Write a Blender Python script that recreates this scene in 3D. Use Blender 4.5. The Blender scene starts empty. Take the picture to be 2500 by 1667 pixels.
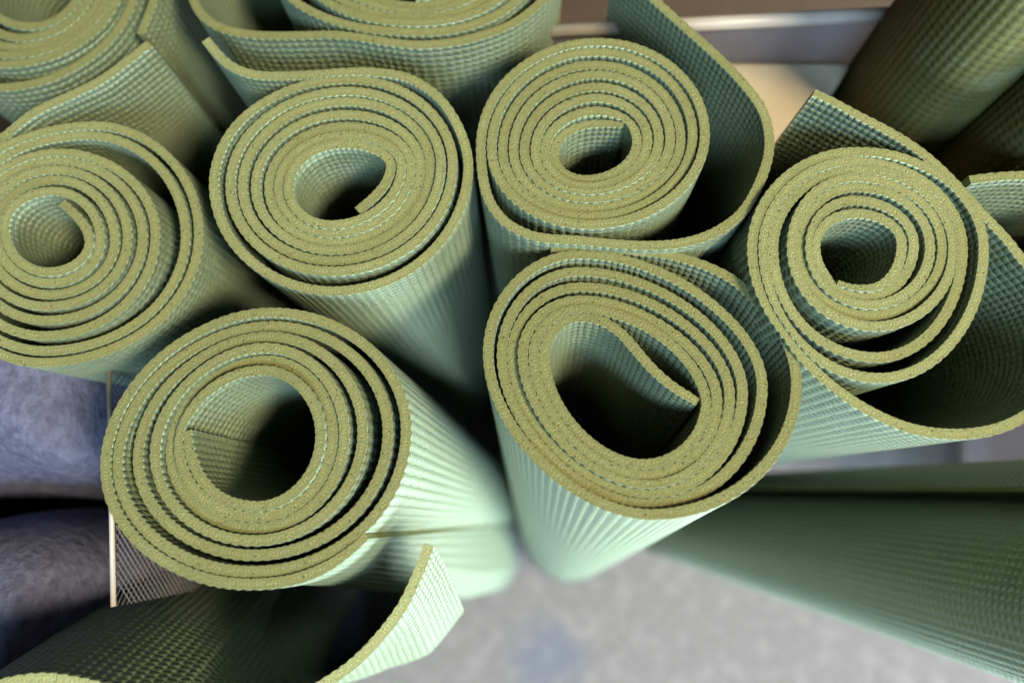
import bpy, math, random
import numpy as np
from mathutils import Matrix, Vector

random.seed(7)
rng = np.random.default_rng(7)
scene = bpy.context.scene
COL = scene.collection

# ------------------------------------------------------------------ camera
PW, PH = 2500.0, 1667.0            # size of the photograph, its pixels are used to measure real shapes
FPX = 1667.0                       # 24 mm lens on 36 mm film, in photograph pixels
CX, CY = PW / 2, PH / 2
CAM_H = 0.83
dcam = np.array([47.0, -442.5, -FPX]); dcam /= np.linalg.norm(dcam)      # straight down, seen by the camera
up = -dcam
xw = np.array([1.0, 0, 0]); xw = xw - up * xw.dot(up); xw /= np.linalg.norm(xw)
yw = np.cross(up, xw)
RCW = np.vstack([xw, yw, up])      # camera axes -> world axes
CAM = np.array([0.0, 0.0, CAM_H])

cam_data = bpy.data.cameras.new("camera")
cam = bpy.data.objects.new("camera", cam_data)
COL.objects.link(cam)
m = np.eye(4); m[:3, :3] = RCW; m[:3, 3] = CAM
cam.matrix_world = Matrix(m.tolist())
cam_data.sensor_width = 36.0
cam_data.lens = FPX / PW * 36.0
cam_data.clip_start = 0.01
cam_data.clip_end = 50
cam_data.dof.use_dof = True
cam_data.dof.focus_distance = 0.232
cam_data.dof.aperture_fstop = 4.0
scene.camera = cam

# ------------------------------------------------------------------ world and lamps
world = bpy.data.worlds.new("World")
scene.world = world
world.use_nodes = True
bg = world.node_tree.nodes["Background"]
bg.inputs[0].default_value = (0.70, 0.64, 0.60, 1)
bg.inputs[1].default_value = 0.09


def area_lamp(name, loc, target, size, size_y, power, color):
    d = bpy.data.lights.new(name, 'AREA')
    d.shape = 'RECTANGLE'; d.size = size; d.size_y = size_y
    d.energy = power; d.color = color
    o = bpy.data.objects.new(name, d); COL.objects.link(o)
    o.location = loc
    o.rotation_euler = (Vector(target) - Vector(loc)).to_track_quat('-Z', 'Y').to_euler()
    return o


area_lamp("window_light", (1.45, -1.55, 0.55), (0.0, 0.0, 0.42), 1.9, 0.8, 240, (0.66, 0.86, 0.97))
area_lamp("high_window_light", (0.15, -1.45, 1.9), (0.0, 0.0, 0.5), 1.2, 0.6, 46, (0.54, 0.84, 1.0))
area_lamp("ceiling_lamp", (1.05, -0.62, 1.95), (0.0, 0.05, 0.6), 0.42, 0.42, 58, (1.0, 0.90, 0.56))

scene.view_settings.view_transform = 'Standard'
scene.view_settings.look = 'None'
scene.view_settings.exposure = 0.0
scene.view_settings.gamma = 1.0
scene.render.resolution_x, scene.render.resolution_y = 1024, 682
scene.cycles.max_bounces = 8

# ------------------------------------------------------------------ helpers


def ray(px, py):
    v = np.stack([(np.asarray(px) - CX) / FPX, -(np.asarray(py) - CY) / FPX, -np.ones(np.shape(px))], -1)
    return v @ RCW.T


def on_level(px, py, dist):
    """Point at a vertical distance below the camera."""
    r = ray(px, py)
    return CAM + r * (dist / -r[..., 2:3] if r.ndim > 1 else dist / -r[2])


def tag(o, label=None, cat=None, group=None, kind=None):
    if label: o['label'] = label
    if cat: o['category'] = cat
    if group: o['group'] = group
    if kind: o['kind'] = kind
    return o


def link_mesh(name, verts, faces, mats, loc=(0, 0, 0), parent=None, mat_idx=None, smooth=True, uv=None):
    me = bpy.data.meshes.new(name)
    v = np.asarray(verts, dtype=np.float64)
    if parent is None:
        v = v - np.asarray(loc)
    me.from_pydata(v.tolist(), [], faces if isinstance(faces, list) else faces.tolist())
    for mt in (mats if isinstance(mats, (list, tuple)) else [mats]):
        me.materials.append(mt)
    if mat_idx is not None:
        me.polygons.foreach_set('material_index', np.asarray(mat_idx, dtype=np.int32))
    me.polygons.foreach_set('use_smooth', np.full(len(me.polygons), smooth, dtype=bool) if mat_idx is None else (np.asarray(mat_idx) == 0))
    if uv is not None:
        l = me.uv_layers.new(name='UVMap')
        l.data.foreach_set('uv', np.asarray(uv, dtype=np.float32).ravel())
    me.update()
    o = bpy.data.objects.new(name, me)
    COL.objects.link(o)
    if parent is None:
        o.location = loc
    else:
        o.parent = parent
    return o


# ------------------------------------------------------------------ materials
def new_mat(name):
    mt = bpy.data.materials.new(name)
    mt.use_nodes = True
    nt = mt.node_tree
    return mt, nt, nt.nodes["Principled BSDF"]


def node(nt, typ, **kw):
    n = nt.nodes.new(typ)
    for k, v in kw.items():
        setattr(n, k, v)
    return n


def mth(nt, op, a, b=None):
    n = node(nt, 'ShaderNodeMath', operation=op)
    for i, x in enumerate((a, b)):
        if x is None: continue
        if isinstance(x, (int, float)): n.inputs[i].default_value = x
        else: nt.links.new(x, n.inputs[i])
    return n.outputs[0]


def noise(nt, vec, scale, detail=2.0, rough=0.5):
    n = node(nt, 'ShaderNodeTexNoise')
    n.inputs['Scale'].default_value = scale
    n.inputs['Detail'].default_value = detail
    n.inputs['Roughness'].default_value = rough
    nt.links.new(vec, n.inputs['Vector'])
    return n


def ramp(nt, fac, stops):
    n = node(nt, 'ShaderNodeValToRGB')
    cr = n.color_ramp
    while len(cr.elements) < len(stops): cr.elements.new(0.5)
    for e, (p, c) in zip(cr.elements, stops):
        e.position = p; e.color = (*c, 1)
    nt.links.new(fac, n.inputs[0])
    return n.outputs[0]


def mixc(nt, fac, a, b, blend='MIX'):
    n = node(nt, 'ShaderNodeMix', data_type='RGBA', blend_type=blend)
    if isinstance(fac, (int, float)): n.inputs[0].default_value = fac
    else: nt.links.new(fac, n.inputs[0])
    for i, x in ((6, a), (7, b)):
        if isinstance(x, tuple): n.inputs[i].default_value = (*x, 1)
        else: nt.links.new(x, n.inputs[i])
    return n.outputs[2]


PITCH = 0.0025


def make_skin(name, col, depth=0.0010, spec=1.0, rough=0.30, sheen=0.16):
    mt, nt, b = new_mat(name)
    uvn = node(nt, 'ShaderNodeUVMap')
    geo = node(nt, 'ShaderNodeTexCoord')
    wob = noise(nt, uvn.outputs[0], 160, 2)
    off = node(nt, 'ShaderNodeVectorMath', operation='MULTIPLY_ADD')
    nt.links.new(wob.outputs['Color'], off.inputs[0])
    off.inputs[1].default_value = (0.0011, 0.0011, 0)
    nt.links.new(uvn.outputs[0], off.inputs[2])
    sep = node(nt, 'ShaderNodeSeparateXYZ')
    nt.links.new(off.outputs[0], sep.inputs[0])
    k = math.pi / PITCH
    hu = mth(nt, 'POWER', mth(nt, 'ABSOLUTE', mth(nt, 'SINE', mth(nt, 'MULTIPLY', sep.outputs[0], k))), 0.55)
    hv = mth(nt, 'POWER', mth(nt, 'ABSOLUTE', mth(nt, 'SINE', mth(nt, 'MULTIPLY', sep.outputs[1], k * 0.78))), 0.7)
    cell = mth(nt, 'MULTIPLY', hv, mth(nt, 'ADD', mth(nt, 'MULTIPLY', hu, 0.75), 0.25))
    fine = noise(nt, geo.outputs['Object'], 2600, 2)
    big = noise(nt, geo.outputs['Object'], 34, 3)
    h = mth(nt, 'ADD', cell, mth(nt, 'MULTIPLY', fine.outputs[0], 0.18))
    bump = node(nt, 'ShaderNodeBump')
    bump.inputs['Strength'].default_value = 1.0
    bump.inputs['Distance'].default_value = depth
    nt.links.new(h, bump.inputs['Height'])
    nt.links.new(bump.outputs[0], b.inputs['Normal'])
    c1 = tuple(x * 0.76 for x in col); c2 = tuple(x * 1.18 for x in col)
    c = mixc(nt, big.outputs[0], c1, c2)
    info = node(nt, 'ShaderNodeObjectInfo')
    c = mixc(nt, mth(nt, 'MULTIPLY', info.outputs['Random'], 0.35), c, (col[0] * 1.0, col[1] * 0.93, col[2] * 0.72))
    # rubbed, greyish handling marks
    scuff = noise(nt, geo.outputs['Object'], 75, 6, 0.72)
    sf = ramp(nt, scuff.outputs[0], [(0.54, (0, 0, 0)), (0.72, (1, 1, 1))])
    c = mixc(nt, mth(nt, 'MULTIPLY', sf, 0.30), c, (0.23, 0.27, 0.22))
    # the plastic skin is a little worn on the top of each cell
    c = mixc(nt, mth(nt, 'MULTIPLY', cell, 0.35), c, (col[0] * 1.25, col[1] * 1.22, col[2] * 1.3))
    nt.links.new(c, b.inputs['Base Color'])
    r = mth(nt, 'ADD', mth(nt, 'MULTIPLY', fine.outputs[0], 0.25), rough)
    nt.links.new(r, b.inputs['Roughness'])
    b.inputs['Specular IOR Level'].default_value = spec
    b.inputs['Sheen Weight'].default_value = sheen
    b.inputs['Sheen Roughness'].default_value = 0.35
    b.inputs['Sheen Tint'].default_value = (0.80, 1.0, 0.95, 1)
    return mt


def make_foam(name, col):
    mt, nt, b = new_mat(name)
    geo = node(nt, 'ShaderNodeTexCoord')
    uvn = node(nt, 'ShaderNodeUVMap')
    sep = node(nt, 'ShaderNodeSeparateXYZ')
    nt.links.new(uvn.outputs[0], sep.inputs[0])
    n1 = noise(nt, geo.outputs['Object'], 1500, 3, 0.6)
    n2 = noise(nt, geo.outputs['Object'], 60, 2)
    n3 = noise(nt, geo.outputs['Object'], 2200, 2)
    c = mixc(nt, n1.outputs[0], tuple(x * 0.70 for x in col), tuple(x * 1.26 for x in col))
    c = mixc(nt, mth(nt, 'MULTIPLY', n2.outputs[0], 0.5), c, (col[0] * 1.0, col[1] * 1.05, col[2] * 1.25))
    # cut ends of the scrim threads: two broken rows of pale dots, and open pores
    su = mth(nt, 'ABSOLUTE', mth(nt, 'SINE', mth(nt, 'MULTIPLY', sep.outputs[0], math.pi / 0.0012)))
    row = mth(nt, 'ABSOLUTE', mth(nt, 'SUBTRACT', mth(nt, 'ABSOLUTE', mth(nt, 'SUBTRACT', sep.outputs[1], 0.5)), 0.085))
    d = mth(nt, 'MULTIPLY', mth(nt, 'GREATER_THAN', su, 0.80), mth(nt, 'LESS_THAN', row, 0.055))
    keep = mth(nt, 'GREATER_THAN', noise(nt, geo.outputs['Object'], 420, 1).outputs[0], 0.47)
    c = mixc(nt, mth(nt, 'MULTIPLY', mth(nt, 'MULTIPLY', d, keep), 0.55), c, (min(1, col[0] * 1.95), min(1, col[1] * 1.9), col[2] * 2.2))
    vor = node(nt, 'ShaderNodeTexVoronoi')
    vor.inputs['Scale'].default_value = 620
    nt.links.new(geo.outputs['Object'], vor.inputs['Vector'])
    sc = node(nt, 'ShaderNodeSeparateColor'); nt.links.new(vor.outputs['Color'], sc.inputs[0])
    pore = mth(nt, 'MULTIPLY', mth(nt, 'LESS_THAN', vor.outputs['Distance'], 0.20), mth(nt, 'GREATER_THAN', sc.outputs[0], 0.80))
    c = mixc(nt, mth(nt, 'MULTIPLY', pore, 0.75), c, (0.05, 0.045, 0.02))
    nt.links.new(c, b.inputs['Base Color'])
    b.inputs['Roughness'].default_value = 0.75
    b.inputs['Specular IOR Level'].default_value = 0.3
    bump = node(nt, 'ShaderNodeBump')
    bump.inputs['Strength'].default_value = 0.9
    bump.inputs['Distance'].default_value = 0.0005
    h = mth(nt, 'SUBTRACT', mth(nt, 'ADD', n1.outputs[0], mth(nt, 'MULTIPLY', n3.outputs[0], 0.6)), pore)
    nt.links.new(h, bump.inputs['Height'])
    nt.links.new(bump.outputs[0], b.inputs['Normal'])
    return mt


SKIN = make_skin("mat_skin", (0.148, 0.184, 0.104))
SHADED_SKIN = make_skin("shaded_mat_skin", (0.105, 0.097, 0.036), spec=0.2, rough=0.65, sheen=0.0, depth=0.00022)  # darker copy of the mat skin, shade on the two tubes painted into its colour
FOAM = make_foam("mat_foam", (0.214, 0.204, 0.082))


def fabric(name, c1, c2, scale, bump_d=0.003, stretch=(1, 1, 1), speck=None, blue_patch=None):
    mt, nt, b = new_mat(name)
    geo = node(nt, 'ShaderNodeTexCoord')
    mp = node(nt, 'ShaderNodeMapping'); mp.inputs['Scale'].default_value = stretch
    nt.links.new(geo.outputs['Object'], mp.inputs[0])
    n1 = noise(nt, mp.outputs[0], scale, 5, 0.65)
    n2 = noise(nt, mp.outputs[0], scale * 0.12, 3)
    c = ramp(nt, n1.outputs[0], [(0.32, c1), (0.68, c2)])
    c = mixc(nt, mth(nt, 'MULTIPLY', n2.outputs[0], 0.5), c, tuple((a + d) / 2 for a, d in zip(c1, c2)))
    if speck:
        n3 = noise(nt, geo.outputs['Object'], scale * 0.22, 3, 0.6)
        f = ramp(nt, n3.outputs[0], [(0.50, (0, 0, 0)), (0.66, (1, 1, 1))])
        c = mixc(nt, f, c, speck)
    if blue_patch:  # uneven dark bluish patch blended in around one point
        at, rad, pcol = blue_patch
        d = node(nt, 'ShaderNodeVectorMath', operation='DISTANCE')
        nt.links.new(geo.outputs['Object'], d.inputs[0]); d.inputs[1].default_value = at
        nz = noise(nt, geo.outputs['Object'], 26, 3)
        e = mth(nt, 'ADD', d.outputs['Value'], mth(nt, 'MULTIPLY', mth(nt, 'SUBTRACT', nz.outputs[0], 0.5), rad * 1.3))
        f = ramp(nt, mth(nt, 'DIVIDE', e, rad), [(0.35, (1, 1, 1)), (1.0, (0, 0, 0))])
        c = mixc(nt, mth(nt, 'MULTIPLY', f, 0.5), c, pcol)
    nt.links.new(c, b.inputs['Base Color'])
    b.inputs['Roughness'].default_value = 0.9
    b.inputs['Specular IOR Level'].default_value = 0.15
    bump = node(nt, 'ShaderNodeBump')
    bump.inputs['Strength'].default_value = 0.8
    bump.inputs['Distance'].default_value = bump_d
    nt.links.new(n1.outputs[0], bump.inputs['Height'])
    nt.links.new(bump.outputs[0], b.inputs['Normal'])
    return mt


FLOOR = fabric("floor_fabric", (0.085, 0.072, 0.074), (0.27, 0.235, 0.24), 240, 0.002, speck=(0.225, 0.19, 0.198), blue_patch=(tuple(on_level(1335, 1610, 0.826)), 0.05, (0.10, 0.11, 0.18)))
BLANKET = fabric("grey_wool", (0.06, 0.058, 0.115), (0.17, 0.17, 0.29), 260, 0.003, (1.0, 0.6, 1.0))


def plain(name, col, rough, metallic=0.0, nscale=80, bump_d=0.0):
    mt, nt, b = new_mat(name)
    geo = node(nt, 'ShaderNodeTexCoord')
    n1 = noise(nt, geo.outputs['Object'], nscale, 4)
    c = mixc(nt, n1.outputs[0], tuple(x * 0.82 for x in col), tuple(min(1, x * 1.12) for x in col))
    nt.links.new(c, b.inputs['Base Color'])
    b.inputs['Roughness'].default_value = rough
    b.inputs['Metallic'].default_value = metallic
    if bump_d:
        bump = node(nt, 'ShaderNodeBump'); bump.inputs['Distance'].default_value = bump_d
        nt.links.new(n1.outputs[0], bump.inputs['Height']); nt.links.new(bump.outputs[0], b.inputs['Normal'])
    return mt


RAIL = plain("tan_painted_rail", (0.46, 0.39, 0.37), 0.4, 0.0, 40)
WIRE = plain("grey_wire", (0.17, 0.16, 0.21), 0.5, 0.0, 200)
GROUND = fabric("brown_floor", (0.10, 0.065, 0.045), (0.15, 0.10, 0.075), 120, 0.001, (1, 0.15, 1))
CARD = plain("beige_card", (0.55, 0.45, 0.37), 0.75, 0.0, 25, 0.0006)

# ------------------------------------------------------------------ the setting
floor_v = [(-1.6, -1.6, 0), (1.6, -1.6, 0), (1.6, 1.6, 0), (-1.6, 1.6, 0)]
fl = link_mesh("floor", floor_v, [(0, 1, 2, 3)], GROUND, smooth=False)
tag(fl, kind='structure')


# ------------------------------------------------------------------ rolled mats
def quarter(p, tp, q, tq, k, n=28):
    """Quarter arc from p to q; tp/tq say whether the tangent there is vertical ('v') or horizontal ('h')."""
    p = np.array(p, float); q = np.array(q, float)
    d = q - p
    c1 = p + (np.array([0, d[1]]) if tp == 'v' else np.array([d[0], 0])) * k
    c2 = q - (np.array([0, d[1]]) if tq == 'v' else np.array([d[0], 0])) * k
    t = np.linspace(0, 1, n, endpoint=False)[:, None]
    return (1 - t) ** 3 * p + 3 * (1 - t) ** 2 * t * c1 + 3 * (1 - t) * t * t * c2 + t ** 3 * q


def catmull(pts, n=14):
    P = np.array(pts, float)
    P = np.vstack([2 * P[0] - P[1], P, 2 * P[-1] - P[-2]])
    out = []
    for i in range(1, len(P) - 2):
        p0, p1, p2, p3 = P[i - 1:i + 3]
        t0 = 0.0
        t1 = t0 + max(1e-6, np.linalg.norm(p1 - p0)) ** 0.5
        t2 = t1 + max(1e-6, np.linalg.norm(p2 - p1)) ** 0.5
        t3 = t2 + max(1e-6, np.linalg.norm(p3 - p2)) ** 0.5
        t = np.linspace(t1, t2, n, endpoint=False)[:, None]
        a1 = (t1 - t) / (t1 - t0) * p0 + (t - t0) / (t1 - t0) * p1
        a2 = (t2 - t) / (t2 - t1) * p1 + (t - t1) / (t2 - t1) * p2
        a3 = (t3 - t) / (t3 - t2) * p2 + (t - t2) / (t3 - t2) * p3
        b1 = (t2 - t) / (t2 - t0) * a1 + (t - t0) / (t2 - t0) * a2
        b2 = (t3 - t) / (t3 - t1) * a2 + (t - t1) / (t3 - t1) * a3
        out.append((t2 - t) / (t2 - t1) * b1 + (t - t1) / (t2 - t1) * b2)
    out.append(P[-2][None])
    return np.vstack(out)


def spiral(order, R, T, L, B, yR, xT, yL, xB, start=(), end=(), k=0.553, kq=None):
    """Centre line of a rolled sheet. order: the four extremes in the order they are passed. Returns points."""
    def seq(vals, cross, horiz):
        n = len(vals)
        res = []
        for i, v in enumerate(vals):
            if isinstance(cross, list): c = cross[i]
            else: c = cross[0] + (cross[1] - cross[0]) * (i / max(1, n - 1))
            res.append((v, c) if horiz else (c, v))
        return res
    S = {'R': seq(R, yR, True), 'T': seq(T, xT, False), 'L': seq(L, yL, True), 'B': seq(B, xB, False)}
    ext = []
    i = 0
    while True:
        d = order[i % 4]; j = i // 4
        if j >= len(S[d]): break
        ext.append((S[d][j], d)); i += 1
    kq = kq or {}
    segs = []
    if len(start):
        s = catmull(list(start) + [ext[0][0]])
        segs.append(s[:-1])
    for (p, dp), (q, dq) in zip(ext[:-1], ext[1:]):
        segs.append(quarter(p, 'v' if dp in 'RL' else 'h', q, 'v' if dq in 'RL' else 'h', kq.get(dp + dq, k)))
    if len(end):
        last = segs[-1][-3] if segs else np.array(ext[-1][0])
        s = catmull([tuple(last), ext[-1][0]] + list(end))
        segs.append(s[14:])
    else:
        segs.append(np.array([ext[-1][0]], float))
    return np.vstack(segs)


def px(points, origin=(0, 0), scale=1.0):
    return np.asarray(points, float) / scale + np.array(origin)


def smooth1(a, n):
    k = np.hanning(n + 2)[1:-1]; k /= k.sum()
    pad = np.pad(a, [(n // 2, n // 2)] + [(0, 0)] * (a.ndim - 1), mode='edge')
    if a.ndim == 1:
        return np.convolve(pad, k, 'valid')[:len(a)]
    return np.stack([np.convolve(pad[:, i], k, 'valid')[:len(a)] for i in range(a.shape[1])], 1)


def build_mat(path_px, vp, dist, label, thick=0.0036, flip=False, skin=None, tele=0.0, wob=0.0008,
              flare=None, ds=0.0005, seed=0, amp=(0.00038, 0.00029), group='rolled yoga mats in the basket'):
    r_ = np.random.default_rng(seed + 11)
    axis = ray(vp[0], vp[1]); axis = axis / np.linalg.norm(axis)
    c0 = (path_px.min(0) + path_px.max(0)) / 2
    P0 = on_level(c0[0], c0[1], dist)
    rr = ray(path_px[:, 0], path_px[:, 1])
    t = ((P0 - CAM) @ axis) / (rr @ axis)
    P = CAM + rr * t[:, None]
    # basis in the plane of the end
    e1 = np.array([1.0, 0, 0]); e1 = e1 - axis * e1.dot(axis); e1 /= np.linalg.norm(e1)
    e2 = np.cross(e1, axis)
    q = np.stack([(P - P0) @ e1, (P - P0) @ e2], 1)
    seg = np.r_[0, np.cumsum(np.linalg.norm(np.diff(q, axis=0), axis=1))]
    ns = int(seg[-1] / ds)
    s = np.linspace(0, seg[-1], ns)
    q = np.stack([np.interp(s, seg, q[:, 0]), np.interp(s, seg, q[:, 1])], 1)
    q0, q1 = q[0].copy(), q[-1].copy()
    q = smooth1(q, 15); q[0] = q0; q[-1] = q1
    tg = np.gradient(q, axis=0); tg /= np.linalg.norm(tg, axis=1)[:, None]
    nrm = np.stack([-tg[:, 1], tg[:, 0]], 1)
    if flip: nrm = -nrm                      # nrm points to the outside of the roll
    # room for each layer: never thicker than the space to the next turn
    step = 3
    qs, ss, nn = q[::step], s[::step], nrm[::step]
    ho = np.full(len(qs), 1.0); hi = np.full(len(qs), 1.0)
    for a in range(0, len(qs), 300):
        dv = qs[None, :, :] - qs[a:a + 300, None, :]
        dd = np.linalg.norm(dv, axis=2)
        far = np.abs(ss[None, :] - ss[a:a + 300, None]) > 0.019
        side = (dv * nn[a:a + 300, None, :]).sum(2)
        do = np.where(far & (side > 0.35 * dd), dd, 1.0).min(1)
        di = np.where(far & (side < -0.35 * dd), dd, 1.0).min(1)
        ho[a:a + 300] = do; hi[a:a + 300] = di
    ho = np.interp(s, ss, ho); hi = np.interp(s, ss, hi)
    ho = np.minimum(thick / 2, ho * 0.5); hi = np.minimum(thick / 2, hi * 0.5)
    ho = smooth1(ho, 21); hi = smooth1(hi, 21)
    vary = smooth1(r_.normal(0, 1, ns), 201); vary = 1 - 0.02 * np.abs(vary / (vary.std() + 1e-9))
    ho *= vary; hi *= vary
    # scalloped edges: one bulge for each cell of the surface, sharper creases on the inner side
    jit = smooth1(r_.normal(0, 1, ns), 61) * 0.0035
    tap = np.minimum(1, np.minimum(s, s[-1] - s) / 0.003)
    po, pi_ = PITCH, PITCH * 1.3
    ao = smooth1(r_.uniform(0.6, 1.25, ns), 41); ai = smooth1(r_.uniform(0.6, 1.25, ns), 41)
    sco = amp[1] * ao * tap * (np.abs(np.sin(math.pi * (s + jit) / po)) ** 0.7 - 0.75)
    sci = amp[0] * ai * tap * (np.abs(np.sin(math.pi * (s + jit) / pi_)) ** 0.7 - 0.75)
    # the ends of the turns are not quite level
    low = smooth1(r_.normal(0, 1, ns), 401); low /= (low.std() + 1e-9)
    mid = smooth1(r_.normal(0, 1, ns), 61); mid /= (mid.std() + 1e-9)
    zo = (wob * low + 0.00012 * mid) * np.clip(np.minimum(s, s[-1] - s) / 0.06, 0.0, 1.0) + tele * (s / s[-1])
    zo = zo - zo.min() * 0
    world_pt = lambda qq, v: P0 + qq[:, :1] * e1 + qq[:, 1:2] * e2 + v[:, None] * axis
    # length: the far end meets the floor
    zmin = world_pt(q, zo)[:, 2]
    RAYS = world_pt(q, zo) - CAM
    RAYS = RAYS / (RAYS @ axis)[:, None]
    Lr = (zmin.min() - 0.006) / -axis[2]
    vrow = np.array([0.00025, 0.0012, 0.005, 0.015, 0.03, 0.045, 0.06, 0.08, 0.10, 0.12, 0.16, 0.22, 0.32, 0.45, Lr])
    verts = []; rows = {}

    def lateral(v):
        if flare is None: return 0
        w, keys, w2 = flare
        ww = np.interp(s[-1] - s, w[0], w[1])
        w2 = np.interp(s[-1] - s, w2[0], w2[1])
        K = np.array(keys)
        vec = np.array([np.interp(v, K[:, 0], K[:, 1]), np.interp(v, K[:, 0], K[:, 2]), 0.0])
        side = RAYS * v - axis[None, :] * v            # follows the eye ray of each near point instead of the axis
        return ww[:, None] * vec[None, :] + w2[:, None] * side

    bev = 0.0001
    cnt = 0

    def add(qq, v0, tagname):
        nonlocal cnt
        p = world_pt(qq, zo * max(0.0, 1 - v0 / 0.25) + v0) + lateral(v0)
        verts.append(p); rows[tagname] = cnt; cnt += ns

    for j, v in enumerate(vrow):
        fade = 1.0 if v < 0.001 else (0.5 if v < 0.004 else 0.06)
        add(q + nrm * (ho + sco * fade)[:, None], v, ('o', j))
    for j, v in enumerate(vrow):
        add(q - nrm * (hi + sci)[:, None], v, ('i', j))
    add(q + nrm * (ho + sco - np.minimum(bev, ho * 0.5))[:, None], 0.0, 'co')
    add(q - nrm * (hi + sci - np.minimum(bev, hi * 0.5))[:, None], 0.0, 'ci')
    V = np.vstack(verts)
    idx = np.arange(ns - 1)
    F = []; M = []; UV = []

    def strip(ra, rb, ua, va, vb_, mat, rev):
        a, b_ = rows[ra], rows[rb]
        f = np.stack([a + idx, a + idx + 1, b_ + idx + 1, b_ + idx], 1)
        uu = np.stack([np.stack([ua[:-1], np.full(ns - 1, va)], 1), np.stack([ua[1:], np.full(ns - 1, va)], 1),
                       np.stack([ua[1:], np.full(ns - 1, vb_)], 1), np.stack([ua[:-1], np.full(ns - 1, vb_)], 1)], 1)
        if rev: f = f[:, ::-1]; uu = uu[:, ::-1]
        F.append(f); UV.append(uu); M.append(np.full(ns - 1, mat))

    nv = len(vrow)
    uo = s + jit; ui = (s + jit) / 1.3
    rv = not flip
    for j in range(nv - 1):
        strip(('o', j), ('o', j + 1), uo, vrow[j], vrow[j + 1], 0, not rv)
        strip(('i', j), ('i', j + 1), ui, vrow[j], vrow[j + 1], 0, rv)
    strip('co', ('o', 0), uo, 0.0, vrow[0], 0, not rv)
    strip('ci', ('i', 0), ui, 0.0, vrow[0], 0, rv)
    strip('co', 'ci', s, 0.0, 1.0, 1, rv)
    strip(('o', nv - 1), ('i', nv - 1), s, 0.0, 1.0, 1, not rv)
    # short ends of the sheet
    for e in (0, ns - 1):
        for j in range(nv - 1):
            f = np.array([[rows[('o', j)] + e, rows[('o', j + 1)] + e, rows[('i', j + 1)] + e, rows[('i', j)] + e]])
            if (e == 0) != flip: f = f[:, ::-1]
            F.append(f); M.append(np.array([1]))
            UV.append(np.array([[[vrow[j], 0], [vrow[j + 1], 0], [vrow[j + 1], 1], [vrow[j], 1]]]))
        f = np.array([[rows['co'] + e, rows[('o', 0)] + e, rows[('i', 0)] + e, rows['ci'] + e]])
        if (e == 0) != flip: f = f[:, ::-1]
        F.append(f); M.append(np.array([1])); UV.append(np.array([[[0, 0], [0, 0], [0, 1], [0, 1]]], float))
    F = np.vstack(F); M = np.concatenate(M); UV = np.vstack([u.reshape(-1, 4, 2) for u in UV])
    base = P0 + axis * Lr; base[2] = 0.004
    o = link_mesh("rolled_yoga_mat", V, F, [skin or SKIN, FOAM], loc=tuple(base), mat_idx=M, uv=UV)
    tag(o, label, 'yoga mat', group)
    return o


# --- the roll in the middle of the upper row, its outer end running away to the upper left
pD = px(spiral('RTLB',
    R=[1430, 1505, 1572, 1640, 1712, 1790, 1875, 1990], T=[580, 517, 443, 355, 258, 187, 90],
    L=[675, 602, 525, 430, 332, 247, 130], B=[1175, 1238, 1290, 1350, 1430, 1515, 1650],
    yR=(745, 720), xT=(1090, 1110), yL=(900, 870), xB=(980, 1000),
    start=[(1180, 1065), (1300, 965), (1395, 850)],
    end=[(1955, 545), (1870, 365), (1760, 225), (1630, 130), (1505, 75), (1318, 45), (1130, 40), (880, 55), (630, 64), (405, 52), (255, 0), (156, -80), (66, -190)]),
    (480, 160), 3)
build_mat(pD, (1250, 1160), 0.22, "olive roll with an egg-shaped hole, its outer end tucked under the mat above", seed=1)

# --- the roll with a wide open outer turn
pE = px(spiral('TLBR',
    T=[688, 612, 518, 430, 340, 255, 170, 107], L=[635, 570, 500, 420, 340, 260, 180, 100],
    B=[1102, 1157, 1200, 1245, 1310, 1370, 1440], R=[1247, 1322, 1405, 1490, 1572, 1655, 1740],
    xT=(950, 950), yL=(915, 870), xB=(880, 890), yR=(830, 780),
    start=[(1146, 702), (1050, 690)],
    end=[(122, 1120), (170, 1270), (275, 1405), (400, 1480), (530, 1523), (800, 1542), (1100, 1570), (1350, 1583), (1600, 1560), (1810, 1490), (2010, 1350), (2140, 1140), (2215, 900), (2210, 740), (2160, 590), (2000, 380), (1810, 180), (1620, 5), (1450, -150), (1098, -474)]),
    (1140, 70), 3)
build_mat(pE, (1315, 1262), 0.22, "olive roll with a tight small core and a wide loose outer turn at its right", seed=2)

# --- the roll with two gaps below its core and a long flap
pF = px(spiral('BRTL',
    B=[1660, 1704, 1777, 1854, 1949, 2194, 2364], R=[1367, 1480, 1610, 1722, 1795, 1877, 2022],
    T=[1052, 942, 833, 760, 700, 632, 557], L=[688, 637, 575, 497, 355, 272, 185],
    yR=(1300, 1330), xT=(1000, 1010), yL=(1300, 1340), xB=(1100, 1200),
    start=[(862, 1612), (960, 1650)],
    end=[(225, 1600), (330, 1830), (460, 2012), (640, 2252), (900, 2482), (1200, 2662), (1500, 2772), (1850, 2807), (2150, 2762), (2352, 2672), (2600, 2480), (2720, 2150), (2640, 1800), (2480, 1560), (2352, 1425), (2200, 1235), (2000, 1025), (1850, 845), (1700, 690), (1500, 525), (1300, 400), (1000, 245), (800, 140), (675, 85)]),
    (1780, 200), 2352 / 720)
build_mat(pF, (1240, 1215), 0.22, "olive roll whose last turn swings out in a long flap, dark gaps under its core", seed=3)

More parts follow.
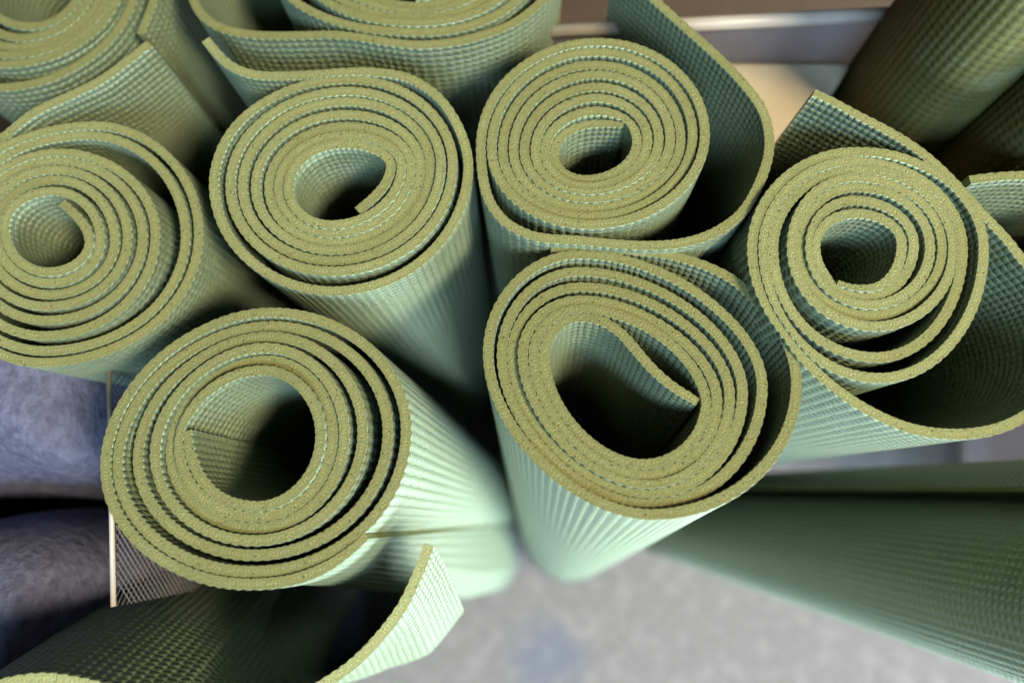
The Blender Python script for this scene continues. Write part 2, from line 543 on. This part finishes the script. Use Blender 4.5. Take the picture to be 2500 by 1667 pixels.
# --- the oval roll in front with a folded-in end
pH = px(spiral('TLBR',
    T=[582, 522, 455, 352, 243, 132], L=[507, 428, 347, 270, 195, 95],
    B=[1662, 1738, 1808, 1872, 1947, 2025], R=[1690, 1775, 1868, 1965, 2110, 2361],
    xT=(780, 770), yL=(870, 850), xB=(1230, 1300), yR=(1220, 1060),
    start=[(1632, 1200), (1450, 1095), (1290, 960), (1160, 810), (1060, 700), (930, 615)],
    end=[(2340, 900), (2265, 715), (2130, 540), (1920, 325), (1690, 205), (1450, 135), (1250, 105), (1000, 85), (750, 75), (555, 75)],
    kq={'RT': 0.47, 'LB': 0.47}), (1160, 580), 3)
build_mat(pH, (1312, 1475), 0.22, "tilted oval olive roll whose inner end is folded across its hole", seed=4)

# --- the roll with even dark gaps between its turns
pG = px(spiral('BRTL',
    B=[1522, 1598, 1678, 1768, 1875, 1995, 2085], R=[1665, 1742, 1830, 1962, 2145, 2285],
    T=[520, 440, 358, 270, 188, 98], L=[620, 540, 452, 312, 170, 80],
    yR=(1000, 960), xT=(1230, 1300), yL=(1080, 1230), xB=(1180, 1150),
    start=[(672, 965), (700, 1120), (760, 1270), (870, 1410), (1010, 1490)],
    end=[(1450, 2055), (1700, 1960), (1880, 1830), (1990, 1725)], kq={'TL': 0.50}), (230, 730), 3)
build_mat(pG, (1385, 1272), 0.22, "olive roll with the widest round hole and even dark gaps between its turns", seed=5,
          flare=(([0, 0.012, 0.03, 0.05, 0.08, 2.0], [0.0, 0.7, 1.0, 0.6, 0.0, 0.0]), [(0, 0, 0), (0.03, 0.0, -0.001), (0.1, 0.004, -0.010), (0.3, 0.012, -0.034), (0.7, 0.02, -0.06)], ([0, 2.0], [0.0, 0.0])))

# --- the roll cut by the edge of the picture, turned the other way
pB = px(spiral('RBLT',
    R=[672, 735, 835, 935, 1042, 1142, 1352, 1457], B=[1160, 1232, 1315, 1405, 1505, 1620, 1727, 1815],
    L=[42, -45, -120, -195, -270, -350, -430, -500], T=[562, 472, 400, 330, 280, 150, 85],
    yR=(930, 870), xB=(370, 300), yL=(830, 950), xT=[400, 400, 400, 400, 430, 640, 690],
    start=[(450, 645), (560, 740), (640, 840)],
    end=[(-470, 700), (-350, 450), (-170, 290), (0, 186), (261, -9), (525, -135), (750, -249), (975, -420), (1095, -520)]),
    (0, 280), 3)
build_mat(pB, (1180, 1130), 0.225, "olive roll above the grey blankets, a little tab curling into its hole", thick=0.0035, flip=True, seed=6)

# --- the big roll in the corner, its outer end lying down on the next mat
pA = spiral('RBLT',
    R=[205, 232, 256, 280, 302, 340, 395], B=[62, 92, 114, 136, 158, 213],
    L=[-70, -95, -120, -145, -175, -240], T=[-215, -240, -265, -290, -315, -370],
    yR=(-75, -95), xB=(70, -10), yL=(-75, -75), xT=(60, 40), end=[(378, 2), (358, 50), (342, 84)])
build_mat(pA, (1240, 1190), 0.228, "corner roll cropped by the frame, its outer turn ending above a beaded side", thick=0.0036, flip=True, seed=7)

# --- the roll at the top whose outer turn dips between two others
pC = spiral('BRTL',
    B=[-5, 12, 27, 42, 58, 79], R=[1180, 1207, 1233, 1258, 1283, 1312],
    T=[-300, -318, -336, -354, -372, -392], L=[830, 795, 760, 725, 655],
    yR=(-130, -110), xT=(1010, 1000), yL=(-140, -120), xB=(1015, 1030),
    end=[(700, -330), (520, -200), (460, -80), (475, 8), (502, 46), (544, 71), (607, 85), (673, 90), (752, 89), (815, 88), (877, 94), (940, 104), (1023, 112), (1107, 106), (1190, 85), (1252, 58), (1307, 17), (1335, -12), (1366, -90), (1345, -220)],
    kq={'LB': 0.62})
build_mat(pC, (1280, 1230), 0.222, "roll at the top with a pale sagging outer turn below its tight core", seed=8)

# --- the loose mat in the front corner, its end standing up like a lip
pI = spiral('TRBL',
    T=[1745, 1700, 1655], R=[460, 500], B=[2440, 2490], L=[-250, -295],
    xT=(110, 110), yR=(2090, 2090), xB=(110, 110), yL=(2090, 2090),
    end=[])
pI = np.vstack([pI[:-1], catmull([pI[-3], (110, 1655), (250, 1680), (380, 1730), (500, 1768), (610, 1768), (720, 1714), (793, 1666), (854, 1624), (915, 1565), (981, 1480), (1018, 1405), (1048, 1329)])[14:]])
nearp = on_level(1050, 1331, 0.238)
keys = [(0, 0, 0)]
for v, ax, ay in ((0.015, 1077, 1377), (0.03, 1096, 1422), (0.045, 1112, 1458), (0.06, 1122, 1480), (0.08, 1122, 1488), (0.12, 1112, 1480), (0.22, 1095, 1455), (0.62, 1085, 1430)):
    p = on_level(ax, ay, 0.238 + v) - on_level(1050, 1331, 0.238 + v)
    keys.append((v, p[0], p[1]))
build_mat(pI, (1150, 880), 0.238, "loosely rolled mat in the bottom corner, its bright free end flaring up below another roll", flip=True, seed=9,
          flare=(([0, 0.02, 0.035, 0.055, 2.0], [1.0, 0.72, 0.35, 0.0, 0.0]), keys, ([0, 0.055, 0.11, 2.0], [1.0, 1.0, 0.0, 0.0])))

# --- the pale flap at the right edge, its unseen roll enlarged to shade the tubes
pJ = spiral('BRTL',
    B=[800, 840, 880], R=[2850, 2890, 2935], T=[580, 540], L=[2650, 2615],
    yR=(690, 660), xT=(2750, 2750), yL=(690, 700), xB=(2750, 2750),
    end=[(2880, 530), (2760, 458), (2600, 437), (2500, 431), (2430, 433), (2368, 439)])
build_mat(pJ, (1297, 1276), 0.2235, "pale lit flap of a mat sticking out behind the roll with the long flap", seed=10)


def tube(center, r, dist, vp, label, seed, turns=3, lift=None, skin=None):
    a = np.linspace(0, 2 * math.pi * turns, 90 * turns)
    sp = 0.0036 * FPX / dist
    rad = r - sp / 2 - sp * (a[-1] - a) / (2 * math.pi)
    p = np.stack([center[0] + rad * np.cos(a + 0.4), center[1] - rad * np.sin(a + 0.4)], 1)
    if lift is not None:
        p = np.vstack([p[:lift[0]], np.array(lift[1])])
    return build_mat(p, vp, dist, label, seed=seed, skin=SHADED_SKIN)


def plan_px(x, y, dist):
    """Photograph pixel of a point at plan position x, y."""
    v = RCW.T @ (np.array([x, y, CAM_H - dist]) - CAM)
    return (CX - v[0] / v[2] * FPX, CY + v[1] / v[2] * FPX)


def stand(edge, R, r):
    """Plan position of an upright roll of radius r at distance R whose left silhouette passes through edge."""
    p = on_level(edge[0], edge[1], 0.25)
    a = math.atan2(p[1], p[0]) - math.asin(r / R)
    return R * math.cos(a), R * math.sin(a)


x, y = stand((2110, 130), 0.262, 0.027)
tube(plan_px(x, y, 0.165), 0.027 * FPX / 0.165, 0.165, (1297, 1276), "shaded olive mat standing at the top, half hidden by the one beside it", 12, skin=SHADED_SKIN)
x, y = stand((2370, 226), 0.262, 0.027)
tube(plan_px(x, y, 0.185), 0.027 * FPX / 0.185, 0.185, (1297, 1276), "shaded olive mat at the right edge with fine ribs, above the pale flap", 13, skin=SHADED_SKIN)
ang = np.linspace(0.4, 0.4 + 2 * math.pi * 2.9, 260)
radm = 323 - 13 - 27 * (ang[-1] - ang) / (2 * math.pi)
pM = np.stack([3101 + radm * np.cos(ang), 1546 - radm * np.sin(ang)], 1)
last = pM[ang < 0.4 + 2 * math.pi * 2.75]
pM = np.vstack([last, catmull([last[-6], last[-1], (3395, 1370), (3300, 1200), (3170, 1115), (3060, 1112), (2985, 1150), (2950, 1195)])[14:]])
build_mat(pM, (1133, 1188), 0.22, "blurred dark mat at the lower right, pale along its underside, close to the camera", seed=14)


# ------------------------------------------------------------------ basket of wire mesh
def rod(a, b, r, n=10):
    a = np.array(a, float); b = np.array(b, float)
    d = (b - a) / np.linalg.norm(b - a)
    h = np.array([0, 0, 1.0]) if abs(d[2]) < 0.9 else np.array([1.0, 0, 0])
    u = np.cross(d, h); u /= np.linalg.norm(u); w = np.cross(d, u)
    v = []
    for p in (a, b):
        for i in range(n):
            t = 2 * math.pi * i / n
            v.append(p + r * (math.cos(t) * u + math.sin(t) * w))
    f = [[i, (i + 1) % n, n + (i + 1) % n, n + i] for i in range(n)]
    f += [list(range(n))[::-1], list(range(n, 2 * n))]
    return v, f


def mesh_panel(a, b, z0, z1, pitch, r, parent, name="mesh_panel"):
    """Diamond mesh between two posts, every strand a thin three-sided wire."""
    a = np.array(a, float); b = np.array(b, float)
    W = np.linalg.norm(b - a); H = z1 - z0
    ex = (b - a) / W; nrm_ = np.array([ex[1], -ex[0], 0])
    V, F = [], []
    for sgn in (1, -1):
        k = -H
        while k < W + H:
            # line x = k + sgn*(z)
            if sgn == 1: x0, x1 = k, k + H
            else: x0, x1 = k + H - H, k - H
            p, q_ = np.array([x0, 0.0]), np.array([x1, H])
            t0, t1 = 0.0, 1.0
            dx = q_[0] - p[0]
            for lim, s_ in ((0, 1), (W, -1)):
                c0, c1 = (p[0] - lim) * s_, (q_[0] - lim) * s_
                if c0 < 0 and c1 < 0: t0, t1 = 1, 0
                elif c0 < 0: t0 = max(t0, c0 / (c0 - c1))
                elif c1 < 0: t1 = min(t1, c0 / (c0 - c1))
            if t1 - t0 > 0.01:
                A = p + (q_ - p) * t0; B_ = p + (q_ - p) * t1
                off = nrm_ * (r * 0.7 * sgn)
                v, f = rod(a + ex * A[0] + np.array([0, 0, z0 + A[1]]) + off, a + ex * B_[0] + np.array([0, 0, z0 + B_[1]]) + off, r, 4)
                base = len(V); V += v; F += [[i + base for i in ff] for ff in f[:4]]
            k += pitch
    o = link_mesh(name, V, F, WIRE, parent=parent, smooth=False)
    o['kind'] = 'stuff'
    return o


basket = bpy.data.objects.new("mesh_basket", None); COL.objects.link(basket)
tag(basket, "wire mesh basket with a thin tan rim standing round the mats", "basket")


def rail(a, b, r, name="top_rail", mat=None):
    v, f = rod(a, b, r, 12)
    return link_mesh(name, v, f, mat or RAIL, parent=basket)


DR = 0.25
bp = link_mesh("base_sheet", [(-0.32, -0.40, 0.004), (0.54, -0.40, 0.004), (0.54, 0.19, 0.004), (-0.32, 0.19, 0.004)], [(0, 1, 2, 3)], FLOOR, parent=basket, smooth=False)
la = on_level(266, 900, DR); lb = on_level(277, 1480, DR)
rail(la, lb, 0.0009)
mesh_panel((la[0], la[1], 0), (lb[0], lb[1], 0), 0.012, la[2] - 0.002, 0.0032, 0.00022, basket)
rail((la[0], la[1], 0.01), (lb[0], lb[1], 0.01), 0.003, "bottom_rail")
ba = on_level(1250, 82, DR); bb = on_level(2300, 29, DR)
rail(ba, bb, 0.0030)
mesh_panel((ba[0], ba[1], 0), (bb[0], bb[1], 0), 0.012, ba[2] - 0.002, 0.0022, 0.00032, basket)
rail((ba[0], ba[1], 0.01), (bb[0], bb[1], 0.01), 0.003, "bottom_rail")
ra = on_level(2352, 900, 0.82); rb = on_level(2352, 1500, 0.82)
rail((ra[0], ra[1], 0.01), (rb[0], rb[1], 0.01), 0.005, "bottom_rail")
rail((ra[0], ra[1], la[2]), (rb[0], rb[1], la[2]), 0.0017)
mesh_panel((ra[0], ra[1], 0), (rb[0], rb[1], 0), 0.012, la[2] - 0.002, 0.003, 0.0005, basket)

# ------------------------------------------------------------------ box behind the mats


def rounded_box(name, lo, hi, r, mat, parent=None, n=5, rot=0.0):
    lo = np.array(lo, float); hi = np.array(hi, float)
    c = (lo + hi) / 2; hs = (hi - lo) / 2
    import bmesh
    bm = bmesh.new()
    bmesh.ops.create_cube(bm, size=2.0)
    for v in bm.verts:
        v.co = Vector((v.co.x * hs[0], v.co.y * hs[1], v.co.z * hs[2]))
    bmesh.ops.bevel(bm, geom=list(bm.edges), offset=r, segments=n, affect='EDGES', profile=0.5)
    cr, sr = math.cos(rot), math.sin(rot)
    V = [np.array([v.co.x * cr - v.co.y * sr, v.co.x * sr + v.co.y * cr, v.co.z]) + c for v in bm.verts]
    bm.verts.index_update()
    F = [[v.index for v in f.verts] for f in bm.faces]
    bm.free()
    return link_mesh(name, V, F, mat, loc=(c[0], c[1], lo[2]) if parent is None else (0, 0, 0), parent=parent)


def prism(name, plan, z0, z1, mat, r=0.004):
    import bmesh
    bm = bmesh.new()
    lo = [bm.verts.new((x, y, z0)) for x, y in plan]; hi = [bm.verts.new((x, y, z1)) for x, y in plan]
    n = len(plan)
    bm.faces.new(lo[::-1]); bm.faces.new(hi)
    for i in range(n): bm.faces.new((lo[i], lo[(i + 1) % n], hi[(i + 1) % n], hi[i]))
    bmesh.ops.bevel(bm, geom=list(bm.edges), offset=r, segments=5, affect='EDGES', profile=0.5)
    V = [tuple(v.co) for v in bm.verts]; bm.verts.index_update()
    F = [[v.index for v in f.verts] for f in bm.faces]; bm.free()
    c = np.mean(np.array(plan), 0)
    return link_mesh(name, V, F, mat, loc=(c[0], c[1], z0))


plan = [tuple(on_level(a, b, 0.274)[:2]) for a, b in ((1630, 395), (1925, 395), (2088, 146), (1630, 146))]
bx = prism("foam_block", plan, 0.004, CAM_H - 0.274, CARD)
tag(bx, "smooth beige block standing inside the basket behind the loose outer turn", "block")

# ------------------------------------------------------------------ folded blankets outside the basket


def bundle(name, lo, hi, label, seed):
    """A thick folded blanket: rounded, sagging and uneven."""
    r_ = np.random.default_rng(seed)
    lo = np.array(lo); hi = np.array(hi); c = (lo + hi) / 2; hs = (hi - lo) / 2
    nu, nv = 60, 44
    V, F = [], []
    ph = r_.uniform(0, 6.28, 8)
    for j in range(nv + 1):
        x = -1 + 2 * j / nv
        endf = (1 - abs(x) ** 14) ** 0.35 if abs(x) < 1 else 0.0
        for i in range(nu):
            t = 2 * math.pi * i / nu
            cs, sn = math.cos(t), math.sin(t)
            y = math.copysign(abs(cs) ** 0.42, cs); z = math.copysign(abs(sn) ** 0.42, sn)
            w = 1 + 0.025 * math.sin(5 * x + ph[0] + 2 * t) + 0.018 * math.sin(11 * x + ph[1] - 3 * t) + 0.012 * math.sin(3 * t + 17 * x + ph[2])
            k = max(0.02, endf) * w
            V.append(c + np.array([x * hs[0] * (1 + 0.01 * math.sin(3 * t + ph[3])), y * hs[1] * k, z * hs[2] * k]))
    for j in range(nv):
        for i in range(nu):
            a = j * nu + i; b = j * nu + (i + 1) % nu
            F.append([a, a + nu, b + nu, b])
    F.append(list(range(nu))); F.append([nv * nu + i for i in range(nu)][::-1])
    V = np.array(V)
    V[:, 2] = V[:, 2] - V[:, 2].min() + lo[2]
    o = link_mesh(name, V, F, BLANKET, loc=(c[0], c[1], lo[2]))
    tag(o, label, "blanket", "blankets beside the basket")
    return o


bundle("folded_blanket", (-0.55, 0.0105, 0.006), (-0.160, 0.125, 0.572), "grey wool blanket bundle directly below the cropped roll, dark on top", 21)
bundle("folded_blanket", (-0.55, -0.13, 0.006), (-0.160, 0.0075, 0.562), "grey wool blanket bundle in front of the other one, beside the corner mat", 22)
